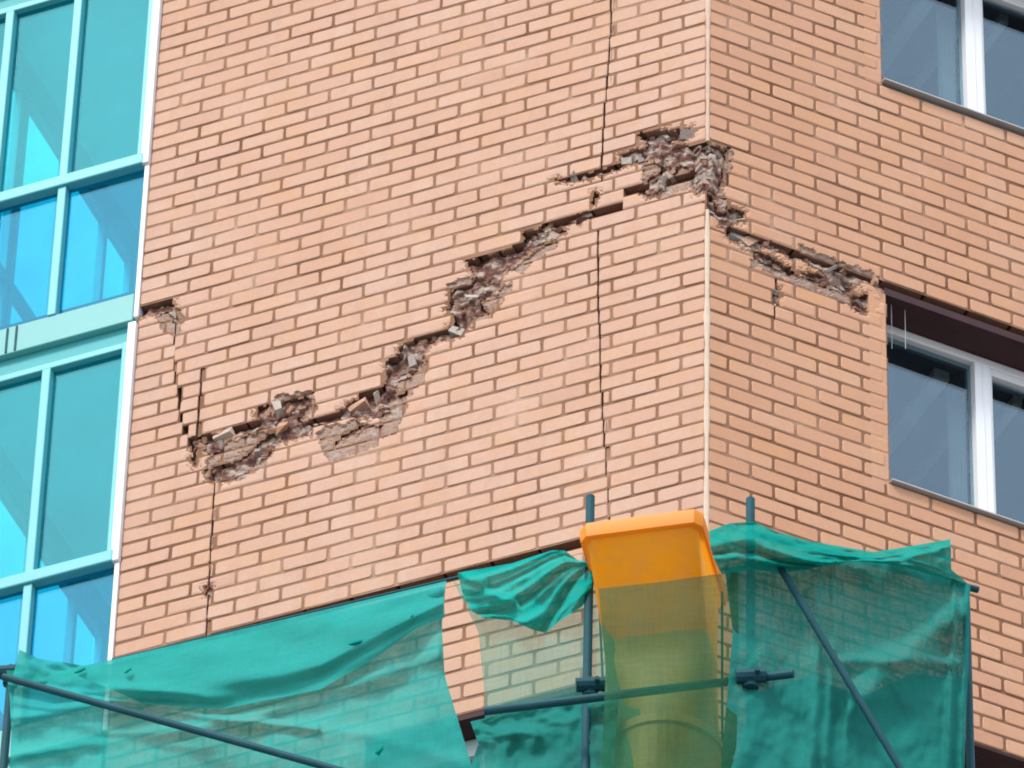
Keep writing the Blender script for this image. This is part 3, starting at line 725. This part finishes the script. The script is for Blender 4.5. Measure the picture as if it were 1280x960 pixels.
# ------------------------------------------------------------------ debris netting
def smooth_poly(pl, t): return lerp_poly(pl, t)
def sheet(name, rows, Yf, fold, mat, nu, nv, parent=None, label=None, cat=None, group=None):
    """rows: traced lines of the cloth (px) from top to bottom, hung on the surface y = Yf(x)"""
    vs = []; ks = [k for k, _ in rows]
    for j in range(nv+1):
        s = j/nv; i = 0
        while i < len(ks)-2 and s > ks[i+1]: i += 1
        q = (s-ks[i])/(ks[i+1]-ks[i]); q = max(0, min(1, q))
        for k in range(nu+1):
            t = k/nu; a = lerp_poly(rows[i][1], t); b = lerp_poly(rows[i+1][1], t)
            x, y = a[0]+(b[0]-a[0])*q, a[1]+(b[1]-a[1])*q
            vs.append(at_y(x, y, Yf(x)-fold(t, s)))
    fs = [(j*(nu+1)+k, j*(nu+1)+k+1, (j+1)*(nu+1)+k+1, (j+1)*(nu+1)+k) for j in range(nv) for k in range(nu)]
    o = mesh(name, vs, fs, mat, parent, label=label, smooth=True)
    if cat: o['category'] = cat
    if group: o['group'] = group
    return o
def pw(x, pts):
    for (a, b), (c, d) in zip(pts, pts[1:]):
        if x <= c: return b+(d-b)*max(0, (x-a)/(c-a))
    return pts[-1][1]
NZ = lambda t, s, a, b, o=0: noise.noise(V((t*a, s*b, o)))
YLn = lambda x: C.y+pw(x, [(0, .28), (20, .25), (560, -.38), (620, -.45)])
def bump(d, w): return math.exp(-(d/w)**2)
def foldL(t, s):
    f = .05*NZ(t, s, 3, 2.2, 1)+.03*NZ(t, s, 8, 5, 2)+.012*NZ(t, s, 24, 14, 8)
    f += .07*bump(s-(.36-.33*t)*1.0, .055)+.04*bump(s-(.62-.28*t), .05)*(t < 1)          # long folds running up to the right
    f += .05*bump(s-(.10+.75*t), .03)*(1 if t < .7 else .3)                                # where the brace presses it
    f += .05*math.sin(t*40)*max(0, t-.86)/.14
    return f
sheet('debris_net', [(0, [(8, 838), (80, 838), (150, 822), (360, 773), (558, 726)]), (.2, [(12, 872), (300, 850), (552, 780)]), (.45, [(14, 915), (300, 895), (556, 845)]), (.7, [(12, 960), (300, 940), (574, 905)]), (1, [(10, 1060), (300, 1050), (606, 1010)])], YLn, foldL, NET, 130, 70,
      label='large green debris net stretched on the left under the brick ledge', cat='debris net', group='green debris nets on the scaffold')
DN = bpy.data.objects['debris_net']
sheet('folded_layer', [(0, [(90, 842), (220, 810), (350, 782), (554, 733)]), (.5, [(140, 862), (250, 862), (400, 830), (480, 788), (555, 752)]), (1, [(180, 880), (280, 886), (400, 862), (470, 822), (520, 785), (556, 772)])], lambda x: YLn(x)-.07, lambda t, s: .03*NZ(t, s, 6, 4, 3)+.05*bump(s-.5, .2), NET, 60, 16, DN)
# corner wisp of cloth tied up at the far left pole
sheet('tied_corner', [(0, [(24, 812), (50, 824), (110, 832)]), (.5, [(18, 838), (60, 842), (120, 838)]), (1, [(14, 852), (60, 856), (130, 850)])], lambda x: C.y+.22, lambda t, s: .03*NZ(t, s, 6, 4, 5), NET, 20, 10, DN)
# bunched scrap between ledge and post
YF = lambda x: C.y+pw(x, [(550, -.52), (740, -.83)])
def foldF(t, s):
    f = .04*NZ(t, s, 4, 3, 11)+.008*NZ(t, s, 13, 9, 12)
    f += .03*bump(s-(.85-.9*t), .12)+.07*bump(s-1.3*t, .08)*(t < .4)
    an_ = math.atan2(s*1.1+.05, 1.06-t); f += (.035*math.sin(an_*15)+.02*math.sin(an_*31+1.5))*min(1, (1.1-t)*2)
    return f
sheet('debris_net', [(0, [(572, 716), (640, 704), (690, 688), (706, 688), (722, 700), (742, 704)]), (.3, [(578, 742), (610, 746), (680, 730), (742, 716)]), (.65, [(590, 764), (640, 768), (690, 764), (739, 736)]), (1, [(604, 772), (640, 776), (668, 788), (682, 791), (700, 776), (728, 758)])], YF, foldF, NETDENSE, 90, 50,
      label='bunched scrap of bright green net hanging left of the orange hopper', cat='debris net', group='green debris nets on the scaffold')
sheet('debris_net', [(0, [(566, 726), (585, 738), (660, 745), (738, 720), (770, 738)]), (.35, [(598, 790), (660, 792), (745, 785), (775, 800)]), (.7, [(606, 870), (660, 868), (745, 868), (800, 872)]), (1, [(606, 990), (660, 990), (745, 990), (800, 990)])], lambda x: YF(x)+.06, lambda t, s: .05*NZ(t, s, 5, 3, 21), NETTHIN, 50, 40,
      label='thin faded net over the bricks below the bunched green scrap', cat='debris net', group='green debris nets on the scaffold')
sheet('debris_net', [(0, [(588, 902), (660, 886), (742, 868), (775, 862)]), (.5, [(598, 930), (660, 925), (742, 915), (770, 912)]), (1, [(570, 1010), (660, 1010), (742, 1010), (765, 1010)])], lambda x: YF(x)+.02, lambda t, s: .06*NZ(t, s, 6, 4, 31)+.02*NZ(t, s, 16, 12, 32), NETDARK, 50, 30,
      label='dark teal net panel over the lowest window at the bottom centre', cat='debris net', group='green debris nets on the scaffold')
# right hand panel, with the rolled top edge
YR = lambda x: C.y+pw(x, [(740, -1.22), (900, -1.26), (940, -1.22), (1215, -.85)])
def foldR(t, s):
    f = .05*NZ(t, s, 4, 3, 41)+.03*NZ(t, s, 11, 7, 42)+.01*NZ(t, s, 30, 22, 43)
    f += .10*bump(s-(1.15-1.05*t), .10)*(t > .5)+.06*bump(t-.37, .035)+.04*bump(t-.43, .02)+.05*bump(s-.48+.1*t, .03)*(t > .45)*(t < .97)
    f += .05*bump(t-.93, .015)+.04*bump(t-.985, .012)
    return f
sheet('debris_net', [(0, [(752, 736), (830, 726), (905, 714), (960, 706), (1080, 706), (1213, 732)]), (.3, [(758, 800), (905, 790), (960, 785), (1085, 785), (1211, 800)]), (1, [(748, 1010), (905, 1010), (1085, 1010), (1204, 1010)])], YR, foldR, NETTHIN, 40, 40,
      label='see-through net over the lower chute and right of the corner', cat='debris net', group='green debris nets on the scaffold') if False else None
sheet('debris_net', [(0, [(748, 736), (830, 727), (922, 714)]), (.4, [(757, 830), (840, 824), (924, 810)]), (1, [(750, 1010), (840, 1010), (918, 1010)])], YR, lambda t, s: .04*NZ(t, s, 4, 4, 51), NETCHUTE, 40, 50,
      label='see-through net hanging over the chute under the orange hopper', cat='debris net', group='green debris nets on the scaffold')
rn = sheet('debris_net', [(0, [(906, 712), (960, 698), (1080, 694), (1150, 708), (1213, 731)]), (.3, [(916, 790), (960, 785), (1085, 785), (1211, 805)]), (1, [(896, 1010), (960, 1010), (1085, 1010), (1204, 1010)])], YR, foldR, NETDARK, 110, 90,
      label='right-hand teal net panel with diagonal brace behind it', cat='debris net', group='green debris nets on the scaffold')
sheet('folded_layer', [(0, [(938, 868), (1010, 846), (1080, 870), (1140, 842), (1206, 850)]), (.4, [(930, 920), (1080, 920), (1204, 920)]), (1, [(900, 1010), (1080, 1010), (1202, 1010)])], lambda x: YR(x)+.07, lambda t, s: .04*NZ(t, s, 5, 4, 71)+.02*NZ(t, s, 14, 10, 72), NETDARK, 60, 30, rn)
for x, y, w_, h_ in ((445, 803, 22, 7), (515, 770, 10, 6), (474, 938, 10, 14), (100, 838, 14, 6), (160, 838, 9, 5)):          # knots where the cloth is tied back
    sheet('net_tie', [(0, [(x-w_/2, y+2), (x, y-h_*.5), (x+w_/2, y-h_*.45-2)]), (.5, [(x-w_*.55, y+3), (x, y), (x+w_*.5, y-3)]), (1, [(x-w_/2, y+4), (x, y+h_*.5), (x+w_/2, y-1)])], lambda q: YLn(q)-.10, lambda t, s: .03*math.sin(math.pi*s)*math.sin(math.pi*t), NETROLL, 8, 6, DN)
def foldT(t, s):
    f = .10*math.sin(math.pi*min(1, max(0, s)))+.05*NZ(t, s, 7, 4, 61)+.03*NZ(t, s, 18, 9, 62)
    f += .05*bump(s-(.2+1.1*t), .08)*(t < .5)+.05*bump(s-(.55+.9*t), .07)*(t < .4)-.05*bump(s-(.4+.9*t), .05)*(t < .4)
    f += .05*bump(s-(1.5-1.3*t), .09)*(t > .5)
    return f
sheet('rolled_edge', [(0, [(886, 664), (912, 654), (942, 652), (970, 664), (1010, 676), (1092, 690), (1130, 684), (1188, 674)]), (.35, [(889, 690), (940, 672), (1000, 690), (1100, 698), (1189, 690)]), (.7, [(896, 706), (940, 700), (1010, 704), (1080, 702), (1189, 712)]), (1, [(902, 718), (940, 712), (980, 716), (1030, 708), (1078, 699), (1120, 706), (1214, 733)])], lambda x: YR(x)-.05, foldT, NETROLL, 100, 26, rn)
